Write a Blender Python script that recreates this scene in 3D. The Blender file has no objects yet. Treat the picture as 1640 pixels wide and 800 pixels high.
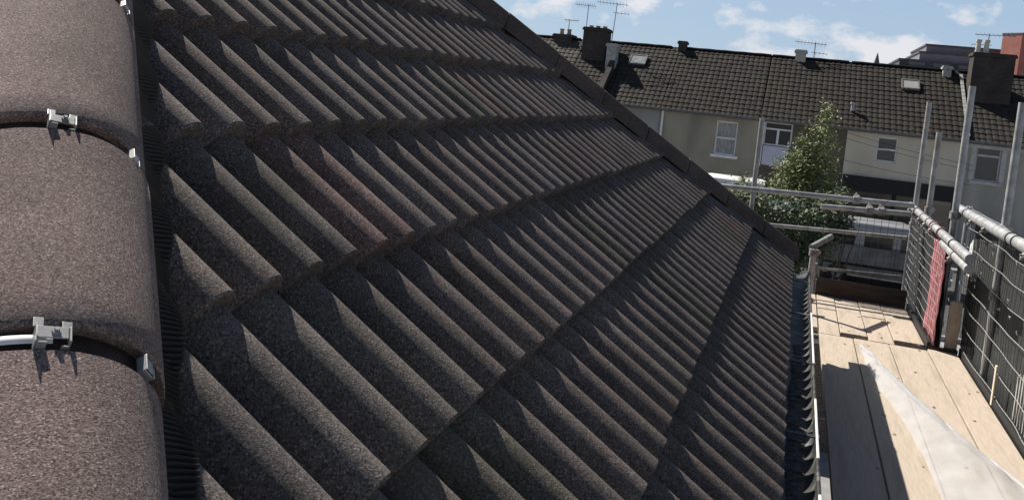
import bpy, math, random
from math import sin, cos, tan, radians, pi, sqrt, floor
from mathutils import Vector, Matrix, noise
random.seed(7)
S = bpy.context.scene
col = S.collection
CZ = 5.7                                   # camera height above the street

# ------------------------------------------------------------------ camera
cd = bpy.data.cameras.new("camera"); cam = bpy.data.objects.new("camera", cd); col.objects.link(cam)
F, P_, R_, PSI = 1432.26, .0753, .1012, .3072
fw = Vector((-sin(PSI)*cos(P_), cos(PSI)*cos(P_), -sin(P_)))
ri = Vector((cos(PSI), sin(PSI), 0)); dn = fw.cross(ri)
Rv = cos(R_)*ri - sin(R_)*dn; Dv = sin(R_)*ri + cos(R_)*dn
M = Matrix((Rv, -Dv, -fw)).transposed().to_4x4(); M.translation = (0, 0, CZ)
cam.matrix_world = M
cd.sensor_width = 36; cd.lens = F/1640*36; cd.shift_y = -162.2/1640
cd.clip_start = .05; cd.clip_end = 2000
S.camera = cam

# ------------------------------------------------------------------ light
SUN = Vector((-.85, .57, 1.0)).normalized()
el = math.asin(SUN.z); az = math.atan2(SUN.x, SUN.y)     # azimuth from +Y towards +X
W = bpy.data.worlds.new("World"); S.world = W; W.use_nodes = True
nt = W.node_tree; nt.nodes.clear()
def N(nt, t, **k):
    n = nt.nodes.new(t)
    for a, b in k.items():
        if a.startswith('_'): n.inputs[a[1:].replace('_', ' ')].default_value = b
        else: setattr(n, a, b)
    return n
sky = N(nt, 'ShaderNodeTexSky', sky_type='NISHITA', sun_disc=False, sun_elevation=el, sun_rotation=az,
        air_density=1.0, dust_density=.6, ozone_density=1.6)
bg = N(nt, 'ShaderNodeBackground'); bg.inputs[1].default_value = .05
out = N(nt, 'ShaderNodeOutputWorld')
tc = N(nt, 'ShaderNodeTexCoord'); mp = N(nt, 'ShaderNodeMapping'); mp.inputs['Scale'].default_value = (1, 1, 1.6)
mp.inputs['Location'].default_value = (.37, .1, .05)
nz = N(nt, 'ShaderNodeTexNoise'); nz.inputs['Scale'].default_value = 17; nz.inputs['Detail'].default_value = 6; nz.inputs['Roughness'].default_value = .52
rp = N(nt, 'ShaderNodeValToRGB'); rp.color_ramp.elements[0].position = .56; rp.color_ramp.elements[1].position = .69
sx = N(nt, 'ShaderNodeSeparateXYZ')
lowr = N(nt, 'ShaderNodeMapRange'); lowr.inputs['From Min'].default_value = .0; lowr.inputs['From Max'].default_value = .11
lowr.inputs['To Min'].default_value = .17; lowr.inputs['To Max'].default_value = .0
ad = N(nt, 'ShaderNodeMath', operation='ADD')
mx = N(nt, 'ShaderNodeMix', data_type='RGBA'); mx.inputs['B'].default_value = (10.5, 10.3, 10.6, 1)
ms = N(nt, 'ShaderNodeMath', operation='MULTIPLY'); ms.inputs[1].default_value = .85
L = nt.links.new
L(tc.outputs['Generated'], mp.inputs[0]); L(mp.outputs[0], nz.inputs['Vector']); L(tc.outputs['Generated'], sx.inputs[0])
L(sx.outputs['Z'], lowr.inputs['Value']); L(nz.outputs['Fac'], ad.inputs[0]); L(lowr.outputs[0], ad.inputs[1])
L(ad.outputs[0], rp.inputs[0]); L(rp.outputs[0], ms.inputs[0]); m9 = N(nt, 'ShaderNodeMath', operation='MULTIPLY'); m9.inputs[1].default_value = 1.3; m8 = N(nt, 'ShaderNodeMapRange'); m8.inputs['From Min'].default_value = .15; m8.inputs['From Max'].default_value = .3; m8.inputs['To Min'].default_value = 1; m8.inputs['To Max'].default_value = .0; L(sx.outputs['Z'], m8.inputs['Value']); L(ms.outputs[0], m9.inputs[0]); L(m8.outputs[0], m9.inputs[1]); L(m9.outputs[0], mx.inputs['Factor'])
bl = N(nt, 'ShaderNodeMix', data_type='RGBA'); bl.inputs['B'].default_value = (5.3, 7.2, 9.8, 1); hzn = N(nt, 'ShaderNodeMapRange'); hzn.inputs['From Min'].default_value = .15; hzn.inputs['From Max'].default_value = .26; hzn.inputs['To Min'].default_value = .7; hzn.inputs['To Max'].default_value = 0; L(sx.outputs['Z'], hzn.inputs['Value']); L(hzn.outputs[0], bl.inputs['Factor'])
L(sky.outputs[0], bl.inputs['A']); L(bl.outputs['Result'], mx.inputs['A']); L(mx.outputs['Result'], bg.inputs[0]); L(bg.outputs[0], out.inputs[0])
sd = bpy.data.lights.new("sun", 'SUN'); sd.energy = 5.0; sd.angle = radians(.5); sd.color = (1, .94, .86)
so = bpy.data.objects.new("sun", sd); col.objects.link(so); so.rotation_euler = SUN.to_track_quat('Z', 'Y').to_euler()
S.view_settings.view_transform = 'Standard'; S.view_settings.look = 'None'
S.view_settings.exposure = 0.7; S.view_settings.gamma = 1

# ------------------------------------------------------------------ materials
def mat(name, base, rough=.8, metal=0, spec=.3):
    m = bpy.data.materials.new(name); m.use_nodes = True
    b = m.node_tree.nodes['Principled BSDF']
    b.inputs['Base Color'].default_value = (*base, 1); b.inputs['Roughness'].default_value = rough
    b.inputs['Metallic'].default_value = metal; b.inputs['Specular IOR Level'].default_value = spec
    return m
def noisy(name, c1, c2, scale=20, rough=.85, metal=0, bump=0, bscale=None, detail=5, c3=None, scale3=2, amt3=.5, stretch=(1,1,1), spec=.3, p0=.35, p1=.65, dist=.02):
    m = mat(name, c1, rough, metal, spec); t = m.node_tree; b = t.nodes['Principled BSDF']
    co = N(t, 'ShaderNodeTexCoord'); ma = N(t, 'ShaderNodeMapping'); ma.inputs['Scale'].default_value = stretch
    t.links.new(co.outputs['Object'], ma.inputs[0])
    n = N(t, 'ShaderNodeTexNoise'); n.inputs['Scale'].default_value = scale; n.inputs['Detail'].default_value = detail
    t.links.new(ma.outputs[0], n.inputs['Vector'])
    r = N(t, 'ShaderNodeValToRGB'); r.color_ramp.elements[0].position = p0; r.color_ramp.elements[1].position = p1
    r.color_ramp.elements[0].color = (*c1, 1); r.color_ramp.elements[1].color = (*c2, 1)
    t.links.new(n.outputs['Fac'], r.inputs[0]); last = r.outputs[0]
    if c3:
        n3 = N(t, 'ShaderNodeTexNoise'); n3.inputs['Scale'].default_value = scale3; n3.inputs['Detail'].default_value = 4
        t.links.new(ma.outputs[0], n3.inputs['Vector'])
        r3 = N(t, 'ShaderNodeValToRGB'); r3.color_ramp.elements[0].position = .52; r3.color_ramp.elements[1].position = .68
        r3.color_ramp.elements[1].color = (amt3, amt3, amt3, 1)
        t.links.new(n3.outputs['Fac'], r3.inputs[0])
        x = N(t, 'ShaderNodeMix', data_type='RGBA'); x.inputs['B'].default_value = (*c3, 1)
        t.links.new(r3.outputs[0], x.inputs['Factor']); t.links.new(last, x.inputs['A']); last = x.outputs['Result']
    t.links.new(last, b.inputs['Base Color'])
    if bump:
        nb = N(t, 'ShaderNodeTexNoise'); nb.inputs['Scale'].default_value = bscale or scale*2; nb.inputs['Detail'].default_value = 3
        t.links.new(co.outputs['Object'], nb.inputs['Vector'])
        bp = N(t, 'ShaderNodeBump'); bp.inputs['Strength'].default_value = bump; bp.inputs['Distance'].default_value = dist
        t.links.new(nb.outputs['Fac'], bp.inputs['Height']); t.links.new(bp.outputs[0], b.inputs['Normal'])
    return m
def granule(name, dark, mid, light, vary=True, bstr=.9, gscale=330):
    """stone granules bonded to a concrete tile: speckles, grain relief and slow patches of red and moss"""
    m = mat(name, mid, .92, 0, .25); t = m.node_tree; b = t.nodes['Principled BSDF']; lk = t.links.new
    co = N(t, 'ShaderNodeTexCoord')
    v = N(t, 'ShaderNodeTexVoronoi'); v.inputs['Scale'].default_value = gscale; lk(co.outputs['Object'], v.inputs['Vector'])
    wn = N(t, 'ShaderNodeTexWhiteNoise'); lk(v.outputs['Position'], wn.inputs['Vector'])
    r = N(t, 'ShaderNodeValToRGB'); e = r.color_ramp.elements
    e[0].position = 0; e[0].color = (*dark, 1); e[1].position = 1; e[1].color = (*light, 1)
    k = e.new(.42); k.color = (*mid, 1); k = e.new(.86); k.color = (mid[0]*1.35, mid[1]*1.32, mid[2]*1.3, 1)
    lk(wn.outputs['Value'], r.inputs[0]); last = r.outputs[0]
    n1 = N(t, 'ShaderNodeTexNoise'); n1.inputs['Scale'].default_value = 6; n1.inputs['Detail'].default_value = 5; lk(co.outputs['Object'], n1.inputs['Vector'])
    hs = N(t, 'ShaderNodeMapRange'); hs.inputs['From Min'].default_value = .3; hs.inputs['From Max'].default_value = .7
    hs.inputs['To Min'].default_value = .78; hs.inputs['To Max'].default_value = 1.22; lk(n1.outputs['Fac'], hs.inputs['Value'])
    mu = N(t, 'ShaderNodeMix', data_type='RGBA', blend_type='MULTIPLY'); mu.inputs['Factor'].default_value = 1
    lk(last, mu.inputs['A']); lk(hs.outputs[0], mu.inputs['B']); last = mu.outputs['Result']
    for sc, off, c, am in ((2.3, 3.1, (.11, .085, .072), .02), (3.1, 9.7, (.10, .09, .055), .30)):
        n3 = N(t, 'ShaderNodeTexNoise'); n3.noise_dimensions = '4D'; n3.inputs['W'].default_value = off; n3.inputs['Scale'].default_value = sc; n3.inputs['Detail'].default_value = 6
        lk(co.outputs['Object'], n3.inputs['Vector'])
        r3 = N(t, 'ShaderNodeValToRGB'); r3.color_ramp.elements[0].position = .56; r3.color_ramp.elements[1].position = .74
        r3.color_ramp.elements[1].color = (am, am, am, 1); lk(n3.outputs['Fac'], r3.inputs[0])
        x = N(t, 'ShaderNodeMix', data_type='RGBA'); x.inputs['B'].default_value = (*c, 1)
        lk(r3.outputs[0], x.inputs['Factor']); lk(last, x.inputs['A']); last = x.outputs['Result']
    if vary:
        at = N(t, 'ShaderNodeAttribute', attribute_name='tint'); m2 = N(t, 'ShaderNodeMix', data_type='RGBA', blend_type='MULTIPLY'); m2.inputs['Factor'].default_value = 1
        lk(last, m2.inputs['A']); lk(at.outputs['Color'], m2.inputs['B']); last = m2.outputs['Result']
    lk(last, b.inputs['Base Color'])
    bp = N(t, 'ShaderNodeBump'); bp.inputs['Strength'].default_value = bstr; bp.inputs['Distance'].default_value = .0022
    n2 = N(t, 'ShaderNodeTexNoise'); n2.inputs['Scale'].default_value = gscale*.8; n2.inputs['Detail'].default_value = 3; n2.inputs['Roughness'].default_value = .7
    lk(co.outputs['Object'], n2.inputs['Vector']); lk(n2.outputs['Fac'], bp.inputs['Height'])
    lk(bp.outputs[0], b.inputs['Normal'])
    return m

MT = {}
MT['tile'] = granule('brown_granulated_tile', (.042, .033, .029), (.108, .087, .078), (.25, .215, .195), True, .9, 400)
MT['hip_far_shade'] = granule('shade_toned_hip_tile', (.038, .029, .024), (.080, .060, .050), (.17, .135, .115), False, .9, 400)  # far hip's shaded side put into a darker copy of the hip colour
MT['hip'] = granule('brown_granulated_hip_tile', (.080, .058, .050), (.182, .134, .117), (.37, .30, .27), False, .9, 540)
MT['rubber'] = mat('black_rubber_seal', (.018, .019, .019), .45, 0, .5)
MT['union'] = noisy('dark_brown_union_strip', (.03, .018, .014), (.055, .032, .026), 40, .6)
MT['union_pale'] = noisy('white_plastic_strip', (.7, .7, .68), (.8, .8, .78), 40, .5)
MT['steel'] = noisy('brushed_clip_steel', (.26, .26, .25), (.42, .42, .41), 30, .42, .55)
MT['galv'] = noisy('galvanised_tube_steel', (.26, .265, .265), (.42, .42, .41), 14, .5, .35, .25, 80, c3=(.22, .20, .18), scale3=9, amt3=.5, dist=.004)
MT['galv_rust'] = noisy('weathered_tube_steel', (.24, .24, .235), (.40, .39, .37), 14, .6, .3, .3, 60, c3=(.20, .12, .08), scale3=7, amt3=.7, dist=.004)
MT['coupler'] = noisy('dull_coupler_steel', (.16, .15, .14), (.36, .34, .32), 30, .6, .4, .4, 90, dist=.004)
MT['board'] = noisy('pale_sawn_scaffold_board', (.40, .335, .265), (.465, .39, .31), 9, .85, 0, .25, 60, stretch=(9, .9, 4), c3=(.31, .26, .20), scale3=1.6, amt3=.7, dist=.006)
MT['board_end'] = noisy('darkened_plywood', (.33, .25, .18), (.45, .35, .26), 9, .9, 0, .2)
MT['toe'] = noisy('dark_brown_toe_board', (.045, .033, .026), (.08, .058, .046), 6, .9, 0, .3, 60, stretch=(1, 8, 8), dist=.006)
MT['gutter'] = noisy('black_dusty_gutter', (.02, .02, .019), (.04, .038, .036), 16, .6, 0, 0, c3=(.2, .2, .19), scale3=18, amt3=.6)
MT['dust'] = noisy('grey_mortar_droppings', (.025, .023, .021), (.11, .10, .09), 45, .95, 0, .9, 90, dist=.01)
MT['dust_pale'] = noisy('dry_grey_grit', (.16, .14, .12), (.26, .24, .21), 60, .95)
MT['brick_wall'] = noisy('dark_brick', (.09, .06, .05), (.16, .11, .09), 18, .9, 0, .4, 60)
MT['soffit'] = noisy('grey_painted_fascia', (.10, .10, .10), (.16, .16, .155), 8, .7)
MT['wire'] = mat('galvanised_wire', (.52, .53, .52), .45, .3, .5)
MT['wire_dark'] = mat('dark_wire', (.06, .06, .06), .6, .2)
MT['pink'] = noisy('faded_pink_plastic', (.30, .10, .11), (.38, .17, .18), 16, .6, 0, .5, 40, dist=.01)
MT['cable_tie'] = mat('white_plastic_tie', (.75, .75, .73), .4)
MT['tarmac'] = noisy('street_asphalt', (.045, .045, .046), (.075, .075, .074), 3, .9, 0, .3, 80)
MT['paving'] = noisy('pale_concrete_paving', (.20, .195, .185), (.30, .29, .275), 1.5, .9, 0, .2, 30)
MT['kerb'] = noisy('kerb_stone', (.24, .235, .22), (.32, .31, .3), 5, .9)
MT['paint'] = mat('road_paint', (.65, .65, .62), .7)
MT['white'] = noisy('white_window_paint', (.66, .66, .65), (.78, .78, .77), 5, .5)
MT['stone'] = noisy('painted_stone_sill', (.42, .41, .38), (.52, .5, .47), 5, .8)
MT['lead'] = noisy('pale_mortar_flashing', (.28, .28, .27), (.42, .41, .39), 6, .7)
MT['leaf'] = noisy('olive_green_leaf', (.10, .13, .045), (.21, .24, .10), 3, .6, spec=.35)
MT['leaf_dark'] = noisy('deep_green_leaf', (.045, .065, .03), (.095, .125, .055), 3, .6, spec=.35)
MT['leaf_sunlit'] = noisy('sunlit_yellow_green_leaf', (.17, .20, .075), (.30, .32, .15), 3, .6, spec=.35)  # paler leaf colour standing in for sunlit foliage
MT['bark'] = noisy('rough_bark', (.08, .06, .045), (.14, .11, .085), 12, .95, 0, .5, 40)
MT['black'] = mat('black_painted_board', (.012, .012, .013), .55, 0, .3)
MT['tyre'] = mat('tyre_rubber', (.02, .02, .02), .9)
MT['carglass'] = mat('dark_vehicle_glass', (.012, .014, .016), .08, 0, .7)
MT['silver'] = noisy('silver_van_paint', (.30, .30, .305), (.35, .35, .355), 2, .35, .25)
MT['vanwhite'] = noisy('white_van_paint', (.68, .68, .66), (.74, .74, .72), 2, .35)
MT['lampred'] = mat('red_tail_lamp', (.35, .02, .02), .3)
MT['plate'] = mat('pale_plate', (.65, .65, .6), .5)
MT['purple'] = noisy('purple_grey_cladding', (.15, .145, .17), (.19, .185, .21), 1, .6)
MT['purple_d'] = noisy('dark_grey_cladding', (.055, .055, .065), (.08, .078, .09), 1, .6)
MT['redbrick'] = noisy('red_cladding', (.27, .10, .08), (.32, .13, .10), 1.5, .8)
MT['spire'] = noisy('slate_spire', (.06, .06, .07), (.1, .1, .11), 1, .8)
MT['alu'] = mat('grey_aerial_rod', (.22, .22, .23), .5, .5)
MT['pot'] = noisy('clay_chimney_pot', (.30, .20, .15), (.42, .31, .24), 5, .9)
MT['potpale'] = noisy('buff_chimney_pot', (.45, .42, .36), (.55, .52, .45), 5, .9)
MT['green'] = noisy('dark_green_shed_boards', (.02, .05, .04), (.035, .075, .055), 5, .7)
def glassmat(name, c, rough=.08):
    m = mat(name, c, rough, 0, .6); return m
MT['glass'] = glassmat('window_glass', (.05, .055, .06))
MT['skylight'] = noisy('painted_reflection_skylight', (.22, .23, .23), (.34, .34, .34), 3, .2)  # sky reflection put into the pane's pale colour
MT['curtain'] = noisy('grey_lace_curtain', (.22, .22, .21), (.40, .40, .38), 4, .8, stretch=(6, 1, 1))
def brick(name, c1, c2, mortar, sc=4.5, bump=.3):
    m = mat(name, c1, .9, 0, .2); t = m.node_tree; b = t.nodes['Principled BSDF']; lk = t.links.new
    co = N(t, 'ShaderNodeTexCoord'); sp = N(t, 'ShaderNodeSeparateXYZ'); cb = N(t, 'ShaderNodeCombineXYZ')
    ad = N(t, 'ShaderNodeMath', operation='ADD')
    lk(co.outputs['Object'], sp.inputs[0]); lk(sp.outputs['X'], ad.inputs[0]); lk(sp.outputs['Y'], ad.inputs[1])
    lk(ad.outputs[0], cb.inputs['X']); lk(sp.outputs['Z'], cb.inputs['Y'])
    br = N(t, 'ShaderNodeTexBrick'); br.inputs['Scale'].default_value = sc; br.inputs['Color1'].default_value = (*c1, 1)
    br.inputs['Color2'].default_value = (*c2, 1); br.inputs['Mortar'].default_value = (*mortar, 1); br.inputs['Mortar Size'].default_value = .03
    lk(cb.outputs[0], br.inputs['Vector'])
    n3 = N(t, 'ShaderNodeTexNoise'); n3.inputs['Scale'].default_value = 1.1; n3.inputs['Detail'].default_value = 6; lk(co.outputs['Object'], n3.inputs['Vector'])
    mr = N(t, 'ShaderNodeMapRange'); mr.inputs['From Min'].default_value = .3; mr.inputs['From Max'].default_value = .7; mr.inputs['To Min'].default_value = .65; mr.inputs['To Max'].default_value = 1.2
    lk(n3.outputs['Fac'], mr.inputs['Value'])
    mu = N(t, 'ShaderNodeMix', data_type='RGBA', blend_type='MULTIPLY'); mu.inputs['Factor'].default_value = 1
    lk(br.outputs['Color'], mu.inputs['A']); lk(mr.outputs[0], mu.inputs['B']); lk(mu.outputs['Result'], b.inputs['Base Color'])
    return m
MT['chimney_brick'] = brick('dark_chimney_brick', (.035, .03, .027), (.06, .048, .042), (.07, .065, .06))  # plain dark brick tones
MT['brownbrick'] = brick('brown_house_brick', (.10, .075, .055), (.15, .11, .08), (.17, .155, .135))
MT['greyrender'] = noisy('grey_roughcast_render', (.27, .24, .18), (.34, .305, .235), 1.2, .95, 0, .4, 30, c3=(.16, .15, .12), scale3=.7, amt3=.6, stretch=(1, 1, .45))
MT['cream'] = noisy('cream_painted_render', (.56, .49, .38), (.64, .57, .45), 1.0, .9, 0, .3, 30, c3=(.44, .38, .29), scale3=.6, amt3=.6, stretch=(1, 1, .4))
MT['buff'] = noisy('buff_render', (.36, .335, .28), (.44, .41, .35), 1.2, .9, 0, .3, 30, c3=(.27, .25, .21), scale3=.7, amt3=.6, stretch=(1, 1, .45))
MT['farwall'] = noisy('pale_far_render', (.25, .24, .22), (.33, .32, .29), 1.2, .9)
MT['lilac'] = noisy('pale_lilac_panel', (.50, .50, .58), (.57, .57, .64), 2, .6)
def rooftile(name, a, b2, c):
    m = noisy(name, a, b2, 4, .9, 0, .5, 40, c3=c, scale3=.55, amt3=.55, spec=.2)
    t = m.node_tree; b = t.nodes['Principled BSDF']; l = b.inputs['Base Color'].links[0].from_socket
    at = N(t, 'ShaderNodeAttribute', attribute_name='tint'); m2 = N(t, 'ShaderNodeMix', data_type='RGBA', blend_type='MULTIPLY'); m2.inputs['Factor'].default_value = 1
    t.links.new(l, m2.inputs['A']); t.links.new(at.outputs['Color'], m2.inputs['B']); t.links.new(m2.outputs['Result'], b.inputs['Base Color'])
    return m
MT['rt1'] = rooftile('brown_concrete_roof_tile', (.021, .017, .0145), (.034, .028, .024), (.033, .032, .02))
MT['rt2'] = rooftile('greyish_concrete_roof_tile', (.024, .021, .0185), (.039, .034, .030), (.034, .033, .021))
MT['rt3'] = rooftile('pale_concrete_roof_tile', (.055, .05, .045), (.085, .08, .072), (.06, .058, .04))
def plastic():
    m = bpy.data.materials.new('clear_polythene'); m.use_nodes = True; t = m.node_tree; t.nodes.clear(); lk = t.links.new
    o = N(t, 'ShaderNodeOutputMaterial'); tr = N(t, 'ShaderNodeBsdfTransparent'); tr.inputs[0].default_value = (.93, .94, .95, 1)
    df = N(t, 'ShaderNodeBsdfDiffuse'); df.inputs[0].default_value = (.76, .77, .78, 1)
    tl = N(t, 'ShaderNodeBsdfTranslucent'); tl.inputs[0].default_value = (.75, .75, .75, 1)
    gl = N(t, 'ShaderNodeBsdfGlossy'); gl.inputs['Roughness'].default_value = .22; gl.inputs[0].default_value = (.9, .9, .9, 1)
    co = N(t, 'ShaderNodeTexCoord'); n = N(t, 'ShaderNodeTexNoise'); n.inputs['Scale'].default_value = 6; n.inputs['Detail'].default_value = 5
    lk(co.outputs['Object'], n.inputs['Vector'])
    mr = N(t, 'ShaderNodeMapRange'); mr.inputs['From Min'].default_value = .3; mr.inputs['From Max'].default_value = .7
    mr.inputs['To Min'].default_value = .20; mr.inputs['To Max'].default_value = .42; lk(n.outputs['Fac'], mr.inputs['Value'])
    lw = N(t, 'ShaderNodeLayerWeight'); lw.inputs['Blend'].default_value = .35
    a = N(t, 'ShaderNodeMath', operation='ADD', use_clamp=True); m5 = N(t, 'ShaderNodeMath', operation='MULTIPLY'); m5.inputs[1].default_value = .38
    lk(lw.outputs['Facing'], m5.inputs[0]); lk(mr.outputs[0], a.inputs[0]); lk(m5.outputs[0], a.inputs[1])
    s1 = N(t, 'ShaderNodeMixShader'); s1.inputs[0].default_value = .35; lk(df.outputs[0], s1.inputs[1]); lk(tl.outputs[0], s1.inputs[2])
    s2 = N(t, 'ShaderNodeMixShader'); s2.inputs[0].default_value = .14; lk(s1.outputs[0], s2.inputs[1]); lk(gl.outputs[0], s2.inputs[2])
    s3 = N(t, 'ShaderNodeMixShader'); lk(a.outputs[0], s3.inputs[0]); lk(tr.outputs[0], s3.inputs[1]); lk(s2.outputs[0], s3.inputs[2])
    lk(s3.outputs[0], o.inputs[0]); return m
MT['poly'] = plastic()
def netmat(lo=1, hi=.94):
    m = bpy.data.materials.new('black_debris_net'); m.use_nodes = True; t = m.node_tree; b = t.nodes['Principled BSDF']; lk = t.links.new
    b.inputs['Base Color'].default_value = (.012, .014, .013, 1); b.inputs['Roughness'].default_value = .8
    co = N(t, 'ShaderNodeTexCoord'); n = N(t, 'ShaderNodeTexNoise'); n.inputs['Scale'].default_value = 7; n.inputs['Detail'].default_value = 8; n.inputs['Roughness'].default_value = .7
    lk(co.outputs['Object'], n.inputs['Vector'])
    r = N(t, 'ShaderNodeValToRGB'); r.color_ramp.elements[0].position = .40; r.color_ramp.elements[1].position = .62
    r.color_ramp.elements[0].color = (lo, lo, lo, 1); r.color_ramp.elements[1].color = (hi, hi, hi, 1)
    lk(n.outputs['Fac'], r.inputs[0]); lk(r.outputs[0], b.inputs['Alpha']); return m
MT['net'] = netmat(); MT['net_dimming'] = netmat(.62, .38)

# ------------------------------------------------------------------ helpers
class MB:
    def __init__(s): s.v = []; s.f = []; s.c = []
    def face(s, *idx, c=None): s.f.append(idx); s.c.append(c)
    def add(s, vs, fs, c=None):
        o = len(s.v); s.v += [tuple(v) for v in vs]
        for f in fs: s.f.append(tuple(i+o for i in f)); s.c.append(c)
    def box(s, x0, x1, y0, y1, z0, z1, c=None):
        s.add([(x, y, z) for x in (x0, x1) for y in (y0, y1) for z in (z0, z1)],
              [(0, 1, 3, 2), (4, 6, 7, 5), (0, 4, 5, 1), (2, 3, 7, 6), (0, 2, 6, 4), (1, 5, 7, 3)], c)
    def prism(s, base, vec):            # closed polygon extruded along vec
        n = len(base); vec = Vector(vec); b = [Vector(p) for p in base]
        s.add([*b, *[p+vec for p in b]], [tuple(range(n))[::-1], tuple(range(n, 2*n))] + [(i, (i+1) % n, (i+1) % n+n, i+n) for i in range(n)])
    def tube(s, pts, r, n=8, cap=True):
        pts = [Vector(p) for p in pts]; o = len(s.v); m = len(pts); rr = r if isinstance(r, (list, tuple)) else [r]*m
        for i, p in enumerate(pts):
            d = (pts[min(i+1, m-1)]-pts[max(i-1, 0)]).normalized()
            a = d.orthogonal().normalized() if i == 0 else (a - d*a.dot(d)).normalized()
            b = d.cross(a)
            for k in range(n): s.v.append(tuple(p+(a*cos(2*pi*k/n)+b*sin(2*pi*k/n))*rr[i]))
        for i in range(m-1):
            for k in range(n): s.face(o+i*n+k, o+i*n+(k+1) % n, o+(i+1)*n+(k+1) % n, o+(i+1)*n+k)
        if cap: s.face(*[o+k for k in range(n)][::-1]); s.face(*[o+(m-1)*n+k for k in range(n)])
    def grid(s, rows, closed=False, c=None):
        o = len(s.v); n = len(rows[0])
        for r in rows: s.v += [tuple(p) for p in r]
        for i in range(len(rows)-1):
            for k in range(n-1 + (1 if closed else 0)):
                s.face(o+i*n+k, o+i*n+(k+1) % n, o+(i+1)*n+(k+1) % n, o+(i+1)*n+k, c=c)
    def build(s, name, m, parent=None, smooth=False, bevel=0, loc=None):
        me = bpy.data.meshes.new(name)
        off = Vector(loc) if loc is not None else Vector((0, 0, 0))
        me.from_pydata([tuple(Vector(p)-off) for p in s.v], [], s.f); me.materials.append(m)
        if any(x is not None for x in s.c):
            at = me.color_attributes.new('tint', 'FLOAT_COLOR', 'CORNER'); buf = []
            for p, x in zip(me.polygons, s.c):
                x = x or (1, 1, 1); buf += [x[0], x[1], x[2], 1]*len(p.vertices)
            at.data.foreach_set('color', buf)
        me.validate()
        import bmesh
        bm = bmesh.new(); bm.from_mesh(me)
        if smooth == 'auto' or not s.c or all(x is None for x in s.c): bmesh.ops.recalc_face_normals(bm, faces=bm.faces)
        bm.to_mesh(me); bm.free()
        if smooth: me.shade_smooth()
        o = bpy.data.objects.new(name, me); col.objects.link(o); o.location = off
        if smooth == 'auto':
            me.set_sharp_from_angle(angle=radians(40))
        if bevel:
            b = o.modifiers.new('bevel', 'BEVEL'); b.width = bevel; b.segments = 2; b.limit_method = 'ANGLE'
        if parent:
            o.parent = parent; w = Vector((0, 0, 0)); p = parent
            while p: w += Vector(p.location); p = p.parent
            o.location = off - w
        return o
def tag(o, label=None, cat=None, group=None, kind=None):
    if label: o['label'] = label
    if cat: o['category'] = cat
    if group: o['group'] = group
    if kind: o['kind'] = kind
    return o
def empty(name, loc=(0, 0, 0), label=None, cat=None, group=None):
    o = bpy.data.objects.new(name, None); col.objects.link(o); o.location = loc; o.empty_display_size = .2
    return tag(o, label, cat, group)
def Z(z): return CZ+z

# ------------------------------------------------------------------ the ground and street
g = MB(); g.box(-400, 400, -200, 900, -.3, 0); tag(g.build('ground', MT['paving']), kind='structure')
g = MB(); g.box(-120, 120, 26, 38.2, .0, .02); tag(g.build('road', MT['tarmac']), kind='structure')
g = MB()
for i in range(-30, 30): g.box(i*3, i*3+1.6, 32.05, 32.15, .024, .026)
tag(g.build('road_marking', MT['paint']), kind='structure')
g = MB(); g.box(-120, 120, 38.2, 38.35, 0, .13); g.box(-120, 120, 25.85, 26, 0, .13); tag(g.build('kerb', MT['kerb']), kind='structure')
g = MB(); g.box(-120, 120, 38.352, 41.6, .0, .12); tag(g.build('pavement', MT['paving']), kind='structure')

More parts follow.
